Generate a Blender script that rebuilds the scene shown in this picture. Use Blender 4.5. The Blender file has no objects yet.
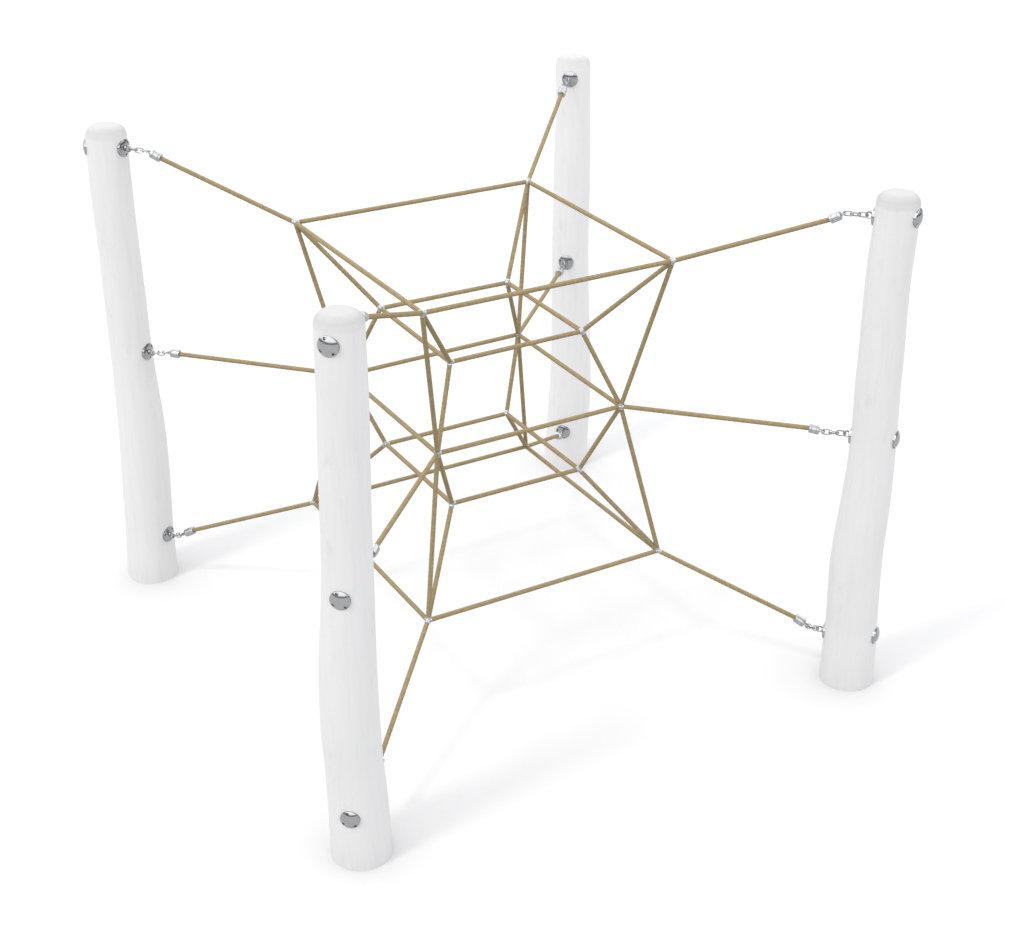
import bpy, bmesh, math, random
from mathutils import Vector, noise

NODES = {
    'TR': (0.7788, 0.0014, 1.784),
    'TB': (-0.0022, 0.7696, 1.7868),
    'TL': (-0.78, 0.0006, 1.7922),
    'TF': (0.0077, -0.7647, 1.7915),
    'MR': (0.592, 0.0019, 1.1359),
    'MB': (0.002, 0.5934, 1.1383),
    'ML': (-0.5902, 0.0, 1.1333),
    'MF': (-0.0027, -0.59, 1.1351),
    'XR': (0.7727, -0.0008, 0.484),
    'XB': (-0.0067, 0.7717, 0.4885),
    'XL': (-0.7738, 0.0013, 0.489),
    'XF': (0.0013, -0.7717, 0.4857),
    'UR': (0.4246, 0.0008, 1.4486),
    'UB': (-0.0015, 0.4246, 1.4493),
    'UL': (-0.4265, 0.003, 1.4541),
    'UF': (0.002, -0.4228, 1.4488),
    'WR': (0.4241, 0.0003, 0.8232),
    'WB': (-0.0052, 0.4215, 0.8274),
    'WL': (-0.4252, 0.0005, 0.8272),
    'WF': (-0.001, -0.4214, 0.8242),
}
POSTS = {
    'F': {'base': (-0.0031, -1.5959), 'side': (0.9297, 0.3682), 'top': 2.136, 'profile': [(0.0011, -0.06, 0.1118), (0.0011, 0.0723, 0.1114), (-0.0008, 0.1876, 0.1081), (-0.0038, 0.3011, 0.1062), (-0.0095, 0.4129, 0.104), (-0.0153, 0.5444, 0.106), (-0.0164, 0.6729, 0.1045), (-0.0146, 0.7987, 0.1007), (-0.0103, 0.9218, 0.0967), (-0.0033, 1.0424, 0.0917), (-0.0005, 1.1019, 0.0895), (0.0029, 1.1999, 0.0875), (0.0041, 1.3156, 0.086), (0.0056, 1.4292, 0.0856), (0.0075, 1.5406, 0.0856), (0.0103, 1.65, 0.0841), (0.0129, 1.7217, 0.0843), (0.0157, 1.8278, 0.084), (0.0155, 1.9322, 0.0839), (0.0154, 2.0414, 0.0823), (0.0155, 2.102, 0.0825)]},
    'L': {'base': (-1.6044, 0.0017), 'side': (0.8752, 0.4838), 'top': 2.1357, 'profile': [(0.0041, -0.06, 0.1119), (0.0041, 0.0853, 0.1119), (0.0067, 0.219, 0.1076), (0.013, 0.3764, 0.108), (0.0198, 0.5309, 0.1077), (0.0232, 0.683, 0.1046), (0.0236, 0.7831, 0.1019), (0.0201, 0.9315, 0.0957), (0.0166, 1.0772, 0.09), (0.0144, 1.2201, 0.0879), (0.0148, 1.3603, 0.0884), (0.0138, 1.5209, 0.0875), (0.0121, 1.6337, 0.0867), (0.0094, 1.767, 0.0866), (0.0089, 1.8978, 0.086), (0.0102, 2.005, 0.085), (0.0119, 2.0897, 0.0843)]},
    'R': {'base': (1.6036, -0.0097), 'side': (0.9994, 0.0336), 'top': 2.1389, 'profile': [(-0.0022, -0.06, 0.1118), (-0.0022, 0.0547, 0.1111), (-0.0026, 0.1557, 0.1096), (-0.004, 0.2799, 0.1049), (-0.0085, 0.4017, 0.1053), (-0.0121, 0.5217, 0.1047), (-0.0114, 0.6404, 0.1027), (-0.0054, 0.758, 0.1), (-0.0003, 0.8736, 0.0962), (0.003, 0.9871, 0.0919), (0.0047, 1.1208, 0.0882), (0.0019, 1.2515, 0.0879), (-0.0023, 1.3798, 0.0876), (-0.0024, 1.5062, 0.0866), (-0.0053, 1.6301, 0.0851), (-0.0071, 1.752, 0.0843), (-0.0061, 1.872, 0.0841), (-0.001, 1.9903, 0.0834), (0.0006, 2.0486, 0.082), (-0.0, 2.0947, 0.0822)]},
    'B': {'base': (-0.0, 1.6), 'side': (0.9739, 0.2268), 'top': 2.132, 'profile': [(-0.0052, -0.06, 0.1118), (-0.0052, 0.1131, 0.1083), (-0.0001, 0.2296, 0.107), (0.0046, 0.3448, 0.1066), (0.0092, 0.4585, 0.1037), (0.01, 0.5708, 0.1006), (0.0085, 0.6818, 0.0972), (0.0046, 0.8457, 0.0941), (-0.0005, 1.0068, 0.0918), (-0.0025, 1.1652, 0.0905), (-0.0025, 1.3208, 0.0897), (-0.0002, 1.5243, 0.088), (0.001, 1.6739, 0.0856), (0.0007, 1.821, 0.0827), (-0.0007, 1.9657, 0.0811), (-0.0035, 2.0749, 0.081)]},
}
CAM_LOC = (1.81111, -6.17711, 4.18509)
CAM_DIR = (-0.231708, 0.853685, -0.466405)
LENS = 60.3516
GROUND = 0.48
HEAD_SHADE = 0.70  # shade painted on the post heads so they don't clip to white
TONE = {"F": (0.493, 0.493, 0.493), "L": (0.507, 0.507, 0.507), "R": (0.493, 0.493, 0.493), "B": (0.53, 0.53, 0.53)}
ROPE_DARK, ROPE_MID, ROPE_LIGHT = (0.10, 0.073, 0.036), (0.215, 0.166, 0.086), (0.38, 0.30, 0.17)
STEEL, ALU, ZINC = (0.37, 0.38, 0.385), (0.41, 0.42, 0.43), (0.31, 0.32, 0.335)
WORLD_RAMP = [(0.0, (0.05, 0.055, 0.063)), (0.10, (0.08, 0.088, 0.10)), (0.20, (1.0, 1.0, 1.018)), (0.55, (1.0, 1.0, 1.018)), (1.0, (0.60, 0.605, 0.61))]
WORLD = 2.52
LAMP_ANGLE, LAMP = 8.5, 6000
C = bpy.context.scene.collection
R = math.radians
rng = random.Random(7)

# ------------------------------------------------------------------ helpers
def link(o, parent=None):
    C.objects.link(o)
    if parent is not None:
        o.parent = parent
    return o

def thing(name, loc, label, cat, group=None):
    o = bpy.data.objects.new(name, None)
    o.empty_display_size = 0.1
    o.location = loc
    link(o)
    o['label'] = label
    o['category'] = cat
    if group:
        o['group'] = group
    return o

class MB:
    """collects vertices and faces for one mesh"""
    def __init__(self):
        self.v, self.f, self.uv, self.sm = [], [], {}, []
    def add(self, vs, fs, uvs=None):
        n, k = len(self.v), len(self.f)
        self.v += [tuple(x) for x in vs]
        self.f += [tuple(i + n for i in f) for f in fs]
        if uvs:
            for i, u in enumerate(uvs):
                self.uv[k + i] = u
    def build(self, name, mat, parent=None, origin=None, smooth=True, sharp=40):
        org = Vector(origin) if origin is not None else Vector((0, 0, 0))
        me = bpy.data.meshes.new(name)
        me.from_pydata([tuple(Vector(x) - org) for x in self.v], [], self.f)
        me.materials.append(mat)
        if self.uv:
            lay = me.uv_layers.new(name='UVMap')
            for p in me.polygons:
                u = self.uv.get(p.index)
                if u:
                    for li, q in zip(p.loop_indices, u):
                        lay.data[li].uv = q
        me.update()
        bm = bmesh.new()
        bm.from_mesh(me)
        bmesh.ops.recalc_face_normals(bm, faces=bm.faces)
        for e in bm.edges:
            if len(e.link_faces) == 2 and e.calc_face_angle(0) > R(sharp):
                e.smooth = False
        bm.to_mesh(me)
        bm.free()
        if smooth:
            for p in me.polygons:
                p.use_smooth = True
        o = bpy.data.objects.new(name, me)
        link(o, parent)
        if parent is not None:
            o.location = org - Vector(parent_world(parent))
        else:
            o.location = org
        return o

def parent_world(p):
    v = Vector(p.location)
    while p.parent is not None:
        p = p.parent
        v = v + Vector(p.location)
    return v

def frame(d, up=(0, 0, 1)):
    d = Vector(d).normalized()
    up = Vector(up)
    if abs(d.dot(up)) > 0.98:
        up = Vector((1, 0, 0))
    a = up.cross(d).normalized()
    b = d.cross(a).normalized()
    return a, b, d

def revolve(mb, base, axis, prof, n=32, up=(0, 0, 1), cap0=True, cap1=True):
    """prof: list of (along, radius)"""
    a, b, d = frame(axis, up)
    base = Vector(base)
    vs, fs = [], []
    for h, r in prof:
        for i in range(n):
            t = 2 * math.pi * i / n
            vs.append(base + d * h + a * (r * math.cos(t)) + b * (r * math.sin(t)))
    for j in range(len(prof) - 1):
        for i in range(n):
            k = (i + 1) % n
            fs.append((j * n + i, j * n + k, (j + 1) * n + k, (j + 1) * n + i))
    if cap0:
        fs.append(tuple(range(n))[::-1])
    if cap1:
        m = (len(prof) - 1) * n
        fs.append(tuple(m + i for i in range(n)))
    mb.add(vs, fs)

def sweep(mb, pts, r, n=8, closed=False):
    pts = [Vector(p) for p in pts]
    m = len(pts)
    vs, fs = [], []
    pa = None
    for j in range(m):
        if closed:
            d = pts[(j + 1) % m] - pts[j - 1]
        else:
            d = pts[min(j + 1, m - 1)] - pts[max(j - 1, 0)]
        d.normalize()
        if pa is None:
            a, b, _ = frame(d)
        else:
            a = (pa - d * pa.dot(d)).normalized()
            b = d.cross(a)
        pa = a
        for i in range(n):
            t = 2 * math.pi * i / n
            vs.append(pts[j] + a * (r * math.cos(t)) + b * (r * math.sin(t)))
    for j in range(m if closed else m - 1):
        q = (j + 1) % m
        for i in range(n):
            k = (i + 1) % n
            fs.append((j * n + i, j * n + k, q * n + k, q * n + i))
    if not closed:
        fs.append(tuple(range(n))[::-1])
        fs.append(tuple((m - 1) * n + i for i in range(n)))
    mb.add(vs, fs)

def stadium(centre, d, side, length, width, n=8):
    """closed loop: a chain link lying in the plane of d and side"""
    c, d, s = Vector(centre), Vector(d).normalized(), Vector(side).normalized()
    r = width / 2
    h = length / 2 - r
    pts = []
    for i in range(n + 1):
        t = -math.pi / 2 + math.pi * i / n
        pts.append(c + d * (h + r * math.cos(t)) + s * (r * math.sin(t)))
    for i in range(n + 1):
        t = math.pi / 2 + math.pi * i / n
        pts.append(c + d * (-h + r * math.cos(t)) + s * (r * math.sin(t)))
    return pts

# ---------------------------------------------------------------- materials
def new_mat(name):
    m = bpy.data.materials.new(name)
    m.use_nodes = True
    nt = m.node_tree
    return m, nt, nt.nodes['Principled BSDF']

def node(nt, kind, **kw):
    n = nt.nodes.new(kind)
    for k, v in kw.items():
        setattr(n, k, v)
    return n

def ramp(nt, fac, stops):
    r = node(nt, 'ShaderNodeValToRGB')
    el = r.color_ramp.elements
    el[0].position, el[0].color = stops[0][0], (*stops[0][1], 1)
    el[1].position, el[1].color = stops[-1][0], (*stops[-1][1], 1)
    for p, c in stops[1:-1]:
        e = el.new(p)
        e.color = (*c, 1)
    nt.links.new(fac, r.inputs['Fac'])
    return r.outputs['Color']

def wood_mat(name, tone):
    m, nt, b = new_mat(name)
    tc = node(nt, 'ShaderNodeTexCoord')
    mp = node(nt, 'ShaderNodeMapping')
    mp.inputs['Scale'].default_value = (55, 55, 4.5)
    nt.links.new(tc.outputs['Object'], mp.inputs['Vector'])
    grain = node(nt, 'ShaderNodeTexNoise')
    grain.inputs['Scale'].default_value = 1.0
    grain.inputs['Detail'].default_value = 6
    grain.inputs['Roughness'].default_value = 0.6
    nt.links.new(mp.outputs['Vector'], grain.inputs['Vector'])
    mp2 = node(nt, 'ShaderNodeMapping')
    mp2.inputs['Scale'].default_value = (16, 16, 9)
    nt.links.new(tc.outputs['Object'], mp2.inputs['Vector'])
    patch = node(nt, 'ShaderNodeTexNoise')
    patch.inputs['Scale'].default_value = 1.0
    patch.inputs['Detail'].default_value = 3
    nt.links.new(mp2.outputs['Vector'], patch.inputs['Vector'])
    g = [t * 0.965 for t in tone]
    col = ramp(nt, grain.outputs['Fac'], [(0.3, g), (0.5, tone), (0.72, [t * 1.012 for t in tone])])
    pc = ramp(nt, patch.outputs['Fac'], [(0.26, (0.95, 0.95, 0.95)), (0.38, (1, 1, 1)), (1, (1, 1, 1))])
    mx = node(nt, 'ShaderNodeMix', data_type='RGBA', blend_type='MULTIPLY')
    mx.inputs[0].default_value = 1.0
    nt.links.new(col, mx.inputs[6])
    nt.links.new(pc, mx.inputs[7])
    # the sawn, rounded head is shaded in its colour to offset light from above
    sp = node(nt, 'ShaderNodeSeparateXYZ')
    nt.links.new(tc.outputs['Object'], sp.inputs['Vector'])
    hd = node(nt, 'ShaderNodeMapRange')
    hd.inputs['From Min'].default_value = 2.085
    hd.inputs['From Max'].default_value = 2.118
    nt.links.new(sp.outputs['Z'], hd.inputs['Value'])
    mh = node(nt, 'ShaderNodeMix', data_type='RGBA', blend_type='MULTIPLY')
    mh.inputs[7].default_value = (HEAD_SHADE, HEAD_SHADE, HEAD_SHADE, 1)
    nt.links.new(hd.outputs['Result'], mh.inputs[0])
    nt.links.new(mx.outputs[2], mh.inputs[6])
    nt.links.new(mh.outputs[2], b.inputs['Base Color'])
    b.inputs['Roughness'].default_value = 0.55
    b.inputs['Specular IOR Level'].default_value = 0.25
    bp = node(nt, 'ShaderNodeBump')
    bp.inputs['Strength'].default_value = 0.25
    bp.inputs['Distance'].default_value = 0.002
    nt.links.new(grain.outputs['Fac'], bp.inputs['Height'])
    nt.links.new(bp.outputs['Normal'], b.inputs['Normal'])
    return m

def rope_mat():
    m, nt, b = new_mat('tan_rope')
    uv = node(nt, 'ShaderNodeUVMap')
    mp = node(nt, 'ShaderNodeMapping')
    mp.inputs['Scale'].default_value = (26.0, 210, 1)
    nt.links.new(uv.outputs['UV'], mp.inputs['Vector'])
    yarn = node(nt, 'ShaderNodeTexNoise')
    yarn.inputs['Scale'].default_value = 2.2
    yarn.inputs['Detail'].default_value = 4
    nt.links.new(mp.outputs['Vector'], yarn.inputs['Vector'])
    tc = node(nt, 'ShaderNodeTexCoord')
    big = node(nt, 'ShaderNodeTexNoise')
    big.inputs['Scale'].default_value = 60
    big.inputs['Detail'].default_value = 3
    nt.links.new(tc.outputs['Object'], big.inputs['Vector'])
    col = ramp(nt, yarn.outputs['Fac'], [(0.34, ROPE_DARK), (0.5, ROPE_MID), (0.66, ROPE_LIGHT)])
    pc = ramp(nt, big.outputs['Fac'], [(0.3, (0.86, 0.85, 0.82)), (0.7, (1, 1, 1))])
    mx = node(nt, 'ShaderNodeMix', data_type='RGBA', blend_type='MULTIPLY')
    mx.inputs[0].default_value = 1.0
    nt.links.new(col, mx.inputs[6])
    nt.links.new(pc, mx.inputs[7])
    nt.links.new(mx.outputs[2], b.inputs['Base Color'])
    b.inputs['Roughness'].default_value = 0.75
    b.inputs['Specular IOR Level'].default_value = 0.2
    bp = node(nt, 'ShaderNodeBump')
    bp.inputs['Strength'].default_value = 0.6
    bp.inputs['Distance'].default_value = 0.001
    nt.links.new(yarn.outputs['Fac'], bp.inputs['Height'])
    nt.links.new(bp.outputs['Normal'], b.inputs['Normal'])
    return m

def metal_mat(name, col, rough):
    m, nt, b = new_mat(name)
    b.inputs['Metallic'].default_value = 1.0
    tc = node(nt, 'ShaderNodeTexCoord')
    n = node(nt, 'ShaderNodeTexNoise')
    n.inputs['Scale'].default_value = 180
    n.inputs['Detail'].default_value = 3
    nt.links.new(tc.outputs['Object'], n.inputs['Vector'])
    c = ramp(nt, n.outputs['Fac'], [(0.3, [x * 0.85 for x in col]), (0.7, col)])
    nt.links.new(c, b.inputs['Base Color'])
    mr = node(nt, 'ShaderNodeMapRange')
    mr.inputs['To Min'].default_value = rough * 0.8
    mr.inputs['To Max'].default_value = rough * 1.3
    nt.links.new(n.outputs['Fac'], mr.inputs['Value'])
    nt.links.new(mr.outputs['Result'], b.inputs['Roughness'])
    return m

M_rope = rope_mat()
M_steel = metal_mat('polished_steel', STEEL, 0.15)
M_alu = metal_mat('pressed_aluminium', ALU, 0.3)
M_zinc = metal_mat('zinc_chain', ZINC, 0.25)

# ------------------------------------------------------------------- ground
def make_ground():
    m, nt, b = new_mat('white_ground')
    tc = node(nt, 'ShaderNodeTexCoord')
    n = node(nt, 'ShaderNodeTexNoise')
    n.inputs['Scale'].default_value = 0.8
    nt.links.new(tc.outputs['Object'], n.inputs['Vector'])
    c = ramp(nt, n.outputs['Fac'], [(0, [GROUND * 0.997] * 3), (1, [GROUND] * 3)])
    nt.links.new(c, b.inputs['Base Color'])
    b.inputs['Roughness'].default_value = 0.9
    b.inputs['Specular IOR Level'].default_value = 0.0
    mb = MB()
    s = 90
    mb.add([(-s, -s, 0), (s, -s, 0), (s, s, 0), (-s, s, 0)], [(0, 1, 2, 3)])
    g = mb.build('ground', m, smooth=False)
    g['kind'] = 'structure'
    g['label'] = 'plain white ground under the posts and the rope net'
    return g
make_ground()

# -------------------------------------------------------------------- posts
def lerp_profile(prof, z):
    if z <= prof[0][1]:
        return prof[0][0], prof[0][2]
    for (s0, z0, r0), (s1, z1, r1) in zip(prof, prof[1:]):
        if z <= z1:
            t = (z - z0) / (z1 - z0)
            return s0 + (s1 - s0) * t, r0 + (r1 - r0) * t
    return prof[-1][0], prof[-1][2]

def smooth_profile(prof, z, w=0.045):
    tot = s = r = 0
    for i in range(-4, 5):
        k = math.exp(-(i / 2.2) ** 2)
        a, b = lerp_profile(prof, z + i * w / 4)
        tot += k
        s += a * k
        r += b * k
    return s / tot, r / tot

EDGE = 0.045
def post_axis(k, z):
    P = POSTS[k]
    s, r = smooth_profile(P['profile'], z)
    return Vector((P['base'][0] + P['side'][0] * s, P['base'][1] + P['side'][1] * s, z)), r

def make_shaft(k, root, mat, seed):
    P = POSTS[k]
    top = P['top']
    n = 64
    zs = [-0.06 + i * (top - EDGE + 0.06) / 110 for i in range(111)]
    rings = [(z, None) for z in zs]
    for i in range(1, 13):
        a = math.pi / 2 * i / 12
        rings.append((top - EDGE + EDGE * math.sin(a), EDGE * (1 - math.cos(a))))
    vs, fs = [], []
    cz = top - EDGE
    off = Vector((seed * 3.1, seed * 1.7, 0))
    for z, inset in rings:
        c, r = post_axis(k, min(z, cz))
        for i in range(n):
            t = 2 * math.pi * i / n
            d = Vector((math.cos(t), math.sin(t), 0))
            q = noise.noise(Vector((d.x * 1.3, d.y * 1.3, z * 2.2)) + off) * 0.0022
            q += noise.noise(Vector((d.x * 4, d.y * 4, z * 3)) + off * 2) * 0.0009
            rr = r + q - (inset or 0)
            vs.append((c.x + d.x * rr, c.y + d.y * rr, z))
    m = len(rings)
    for j in range(m - 1):
        for i in range(n):
            q = (i + 1) % n
            fs.append((j * n + i, j * n + q, (j + 1) * n + q, (j + 1) * n + i))
    c, r = post_axis(k, cz)
    vs.append((c.x, c.y, top + 0.004))
    ci = len(vs) - 1
    for i in range(n):
        fs.append(((m - 1) * n + i, (m - 1) * n + (i + 1) % n, ci))
    fs.append(tuple(range(n))[::-1])
    mb = MB()
    mb.add(vs, fs)
    return mb.build('shaft', mat, root, origin=(P['base'][0], P['base'][1], 0))

CAP_R = 0.0365
def dome(mb, c, d, R0, height, rim, holes, sink=0.012):
    """round domed steel cap with three small key holes pressed into it"""
    a, b, d = frame(d)
    c = Vector(c)
    n, m = 96, 30
    vs, fs = [], []
    hs = [(R0 * 0.80 * math.cos(R(t)), R0 * 0.80 * math.sin(R(t))) for t in holes]
    for j in range(m):
        q = 1 - j / m
        for i in range(n):
            t = 2 * math.pi * i / n
            x, y = R0 * q * math.cos(t), R0 * q * math.sin(t)
            h = rim + height * (1 - q * q)
            if j:
                for hx, hy in hs:
                    e = math.hypot(x - hx, y - hy)
                    if e < 0.0046:
                        h -= 0.007
            vs.append(c + a * x + b * y + d * h)
    vs.append(c + d * (rim + height))
    for j in range(m - 1):
        for i in range(n):
            k = (i + 1) % n
            fs.append((j * n + i, j * n + k, (j + 1) * n + k, (j + 1) * n + i))
    for i in range(n):
        fs.append(((m - 1) * n + i, (m - 1) * n + (i + 1) % n, len(vs) - 1))
    b0 = len(vs)
    for i in range(n):
        t = 2 * math.pi * i / n
        vs.append(c + a * (R0 * math.cos(t)) + b * (R0 * math.sin(t)) - d * sink)
    for i in range(n):
        k = (i + 1) % n
        fs.append((i, b0 + i, b0 + k, k))
    mb.add(vs, fs)

ANG = {'R': 0, 'B': 90, 'L': 180, 'F': 270}
# direction (degrees) and height of the bolts, on the net side and the outside
INNER = {'TR': (168, 2.0335), 'MR': (167, 1.1245), 'XR': (177, 0.2125),
         'TB': (273, 2.0405), 'MB': (270.5, 1.1365), 'XB': (270.5, 0.2165),
         'TL': (351, 2.0485), 'ML': (351, 1.1365), 'XL': (349, 0.2285),
         'TF': (88, 2.0405), 'MF': (92, 1.1345), 'XF': (93, 0.2285)}
OUTER = {'TR': (342, 2.0545), 'MR': (350, 1.1445), 'XR': (347, 0.2405),
         'TB': (90, 2.0405), 'MB': (90, 1.1365), 'XB': (90, 0.2225),
         'TL': (198, 2.0445), 'ML': (158, 1.1365), 'XL': (158, 0.2285),
         'TF': (265, 2.0485), 'MF': (273, 1.1365), 'XF': (274, 0.2325)}

EYES = {}
def make_post(k, label, tone, seed):
    P = POSTS[k]
    root = thing('wooden_post', (P['base'][0], P['base'][1], 0), label, 'wooden post',
                 'white posts holding the climbing net')
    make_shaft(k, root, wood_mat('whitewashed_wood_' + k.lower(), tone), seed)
    for l in 'TMX':
        a, z = OUTER[l + k]
        c, r = post_axis(k, z)
        d = Vector((math.cos(R(a)), math.sin(R(a)), 0))
        mb = MB()
        dome(mb, c + d * r, d, CAP_R, 0.0112, 0.0025, (106, 214, 314))
        mb.build('bolt_cap', M_steel, root, origin=c + d * r)
        a, z = INNER[l + k]
        c, r = post_axis(k, z)
        d = Vector((math.cos(R(a)), math.sin(R(a)), 0))
        mb = MB()
        o = c + d * r
        dome(mb, o, d, CAP_R, 0.007, 0.003, (40, 160, 280))
        pl = mb.build('eye_plate', M_steel, root, origin=o)
        mb = MB()
        ec = o + d * 0.021
        side, _, _ = frame(d)
        revolve(mb, o + d * 0.004, d, [(0, 0.011), (0.008, 0.0095), (0.0095, 0.006)], n=16)
        loop = [ec + d * (0.0125 * math.cos(2 * math.pi * i / 20)) + Vector((0, 0, 1)) * (0.0125 * math.sin(2 * math.pi * i / 20)) for i in range(20)]
        sweep(mb, loop, 0.0035, 8, closed=True)
        mb.build('eye', M_steel, pl, origin=ec)
        EYES[l + k] = ec + d * 0.012

make_post('F', 'tall whitewashed wooden post nearest the camera, three round silver caps down its front', TONE['F'], 1)
make_post('L', 'whitewashed wooden post standing leftmost, three short chains on its right side', TONE['L'], 2)
make_post('R', 'whitewashed wooden post standing rightmost, chains on its left and steel caps on its right edge', TONE['R'], 3)
make_post('B', 'palest whitewashed wooden post at the back, seen behind the ropes of the net', TONE['B'], 4)

# ---------------------------------------------------------------------- net
net = thing('climbing_net', (0, 0, 0), 'tan rope climbing net of nested cubes strung by chains between the four white posts', 'climbing net')

ROPE_R = 0.0094
def rope(p, q):
    """six-strand twisted rope between two points"""
    p, q = Vector(p), Vector(q)
    L = (q - p).length
    a, b, d = frame(q - p)
    n = 36
    m = max(8, int(L / 0.0045))
    ph = rng.random() * 6.28
    pitch = 0.072
    vs, fs, uvs = [], [], []
    for j in range(m + 1):
        s = L * j / m
        tw = 2 * math.pi * s / pitch + ph
        for i in range(n):
            t = 2 * math.pi * i / n
            lob = abs(math.sin(2 * (t - tw)))
            r = ROPE_R * (0.83 + 0.20 * lob ** 0.55)
            vs.append(p + d * s + a * (r * math.cos(t)) + b * (r * math.sin(t)))
    for j in range(m):
        for i in range(n):
            k = (i + 1) % n
            fs.append((j * n + i, j * n + k, (j + 1) * n + k, (j + 1) * n + i))
            s0, s1 = L * j / m, L * (j + 1) / m
            # yarns run along the strands: shear the pattern by the twist
            v0, v1 = i / n, (i + 1) / n
            sh0, sh1 = s0 / pitch, s1 / pitch
            uvs.append(((s0 + ph, (v0 - sh0) * 0.3), (s0 + ph, (v1 - sh0) * 0.3), (s1 + ph, (v1 - sh1) * 0.3), (s1 + ph, (v0 - sh1) * 0.3)))
    mb = MB()
    mb.add(vs, fs, uvs)
    mb.f.append(tuple(range(n))[::-1])
    mb.f.append(tuple(m * n + i for i in range(n)))
    return mb.build('rope', M_rope, net, origin=p, sharp=70)

V = {k: Vector(v) for k, v in NODES.items()}
spokes = {k: [] for k in V}
edges = []
for l in 'TMXUW':
    for a, b in ('RB', 'BL', 'LF', 'FR'):
        edges.append((l + a, l + b))
for c in 'RBLF':
    for a, b in ('TU', 'TM', 'UM', 'MW', 'MX', 'WX'):
        edges.append((a + c, b + c))
for a, b in edges:
    d = (V[b] - V[a]).normalized()
    rope(V[a] + d * 0.006, V[b] - d * 0.006)
    spokes[a].append(d)
    spokes[b].append(-d)

# rope end, pressed sleeve and chain towards each post; (distance from the middle, height)
SLEEVE = {'TR': ((1.3614, 2.0071), (1.4, 2.0291)), 'TL': ((1.3523, 2.0147), (1.3948, 2.0343)),
          'TB': ((1.356, 2.0105), (1.396, 2.0305)), 'TF': ((1.337, 2.009), (1.378, 2.0275)),
          'MR': ((1.3534, 1.1379), (1.3952, 1.1323)), 'ML': ((1.3537, 1.1395), (1.3936, 1.1405)),
          'MB': ((1.353, 1.1385), (1.394, 1.1365)), 'MF': ((1.325, 1.1335), (1.366, 1.1325)),
          'XR': ((1.3663, 0.2494), (1.4058, 0.2262)), 'XL': ((1.3705, 0.2592), (1.4124, 0.2370)),
          'XB': ((1.369, 0.2535), (1.409, 0.2315)), 'XF': ((1.369, 0.2535), (1.409, 0.2315))}
for l in 'TMX':
    for k in 'RBLF':
        u = Vector((math.cos(R(ANG[k])), math.sin(R(ANG[k])), 0))
        (r0, z0), (r1, z1) = SLEEVE[l + k]
        n0 = V[l + k]
        s0 = u * r0 + Vector((0, 0, z0))
        s1 = u * r1 + Vector((0, 0, z1))
        d = (s0 - n0).normalized()
        rope(n0 + d * 0.006, s0 + d * 0.004)
        spokes[l + k].append(d)
        dd = (s1 - s0).normalized()
        Ls = (s1 - s0).length
        mb = MB()
        revolve(mb, s0, dd, [(0, 0.0105), (0, 0.0155), (0.002, 0.0182), (0.009, 0.0185), (0.0105, 0.0172), (0.012, 0.0185),
                             (Ls - 0.013, 0.0185), (Ls - 0.0115, 0.0172), (Ls - 0.010, 0.0185), (Ls - 0.003, 0.0182), (Ls, 0.0155), (Ls, 0.004)], n=28)
        e = s1 + dd * 0.008
        side, upv, _ = frame(dd)
        sl = mb.build('sleeve', M_alu, net, origin=s0)
        mb = MB()
        sweep(mb, stadium(e, dd, side, 0.026, 0.019), 0.0028, 8, closed=True)
        mb.build('sleeve_loop', M_zinc, sl, origin=e)
        # chain from the sleeve loop to the eye on the post
        a0 = s1 + dd * 0.017
        a1 = EYES[l + k]
        vec = a1 - a0
        num = max(3, round((vec.length + 0.010) / 0.0265))
        cd = vec.normalized()
        ca, cb, _ = frame(cd)
        pitch = (vec.length + 0.004) / num
        mb = MB()
        base_turn = 0.5 + rng.uniform(-0.35, 0.35)
        for i in range(num):
            c = a0 - cd * 0.002 + cd * (pitch * (i + 0.5))
            c = c - Vector((0, 0, 1)) * 0.002 * math.sin(math.pi * (i + 0.5) / num)
            t = base_turn + (math.pi / 2 if i % 2 else 0) + rng.uniform(-0.2, 0.2)
            sd = ca * math.cos(t) + cb * math.sin(t)
            sweep(mb, stadium(c, cd, sd, pitch + 0.0105, 0.0195), 0.0028, 8, closed=True)
        mb.build('chain', M_zinc, net, origin=a0)

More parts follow.
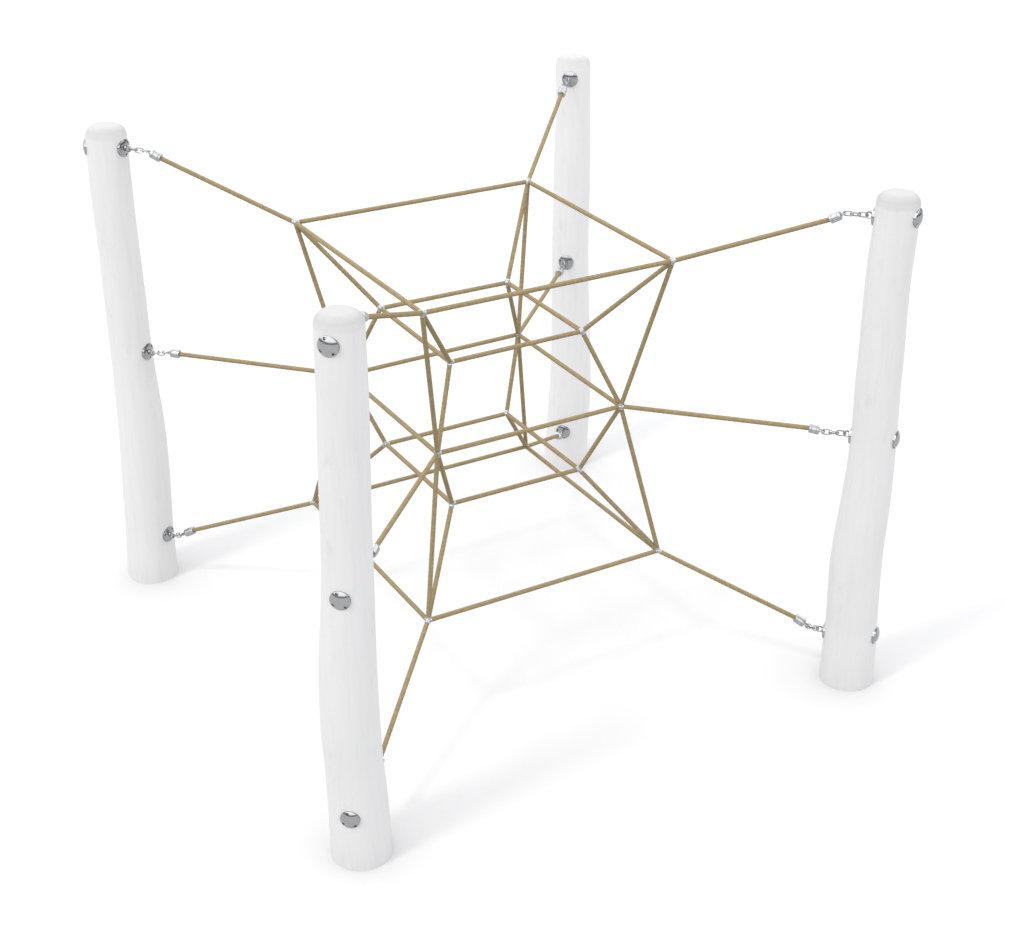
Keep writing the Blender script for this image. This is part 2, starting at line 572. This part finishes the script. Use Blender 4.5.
# silver clamps where the ropes cross
for k, ds in spokes.items():
    mb = MB()
    c = V[k]
    prof = []
    rb = 0.0118
    for i in range(13):
        t = math.pi * i / 12
        prof.append((-rb * math.cos(t), max(1e-4, rb * math.sin(t))))
    revolve(mb, c, (0.3, 0.2, 1), prof, n=28)
    for d in ds:
        revolve(mb, c + d * 0.0075, d, [(0, 0.0098), (0.0055, 0.0106), (0.0065, 0.0100)], n=20)
    mb.build('clamp', M_alu, net, origin=c)

# ------------------------------------------------------------ light and world
sc = bpy.context.scene
w = bpy.data.worlds.new('World')
sc.world = w
w.use_nodes = True
nt = w.node_tree
bg = nt.nodes['Background']
tc = node(nt, 'ShaderNodeTexCoord')
sep = node(nt, 'ShaderNodeSeparateXYZ')
nt.links.new(tc.outputs['Generated'], sep.inputs['Vector'])
col = ramp(nt, sep.outputs['Z'], WORLD_RAMP)
nt.links.new(col, bg.inputs['Color'])
bg.inputs['Strength'].default_value = WORLD

def far_lamp(toward, dist, angle, power, colour):
    """round studio lamp far off, aimed at the middle of the net"""
    d = Vector(toward).normalized()
    ld = bpy.data.lights.new('studio_lamp', 'AREA')
    ld.shape = 'DISK'
    ld.size = 2 * dist * math.tan(R(angle / 2))
    ld.energy = power
    ld.color = colour
    o = bpy.data.objects.new('studio_lamp', ld)
    o.location = d * dist
    o.rotation_euler = (-d).to_track_quat('-Z', 'Y').to_euler()
    link(o)
far_lamp((-0.36, -0.50, 1.0), 45, LAMP_ANGLE, LAMP, (1.0, 0.975, 0.92))

# -------------------------------------------------------------------- camera
cd = bpy.data.cameras.new('camera')
cam = bpy.data.objects.new('camera', cd)
cam.location = CAM_LOC
cam.rotation_euler = Vector(CAM_DIR).to_track_quat('-Z', 'Y').to_euler()
cd.sensor_width = 36
cd.lens = LENS
cd.clip_start = 0.05
cd.clip_end = 500
link(cam)
sc.camera = cam
sc.render.resolution_x, sc.render.resolution_y = 1024, 927
sc.view_settings.view_transform = 'Standard'
sc.view_settings.look = 'None'
sc.view_settings.exposure = 0
sc.view_settings.gamma = 1
sc.cycles.max_bounces = 8
sc.cycles.use_denoising = True
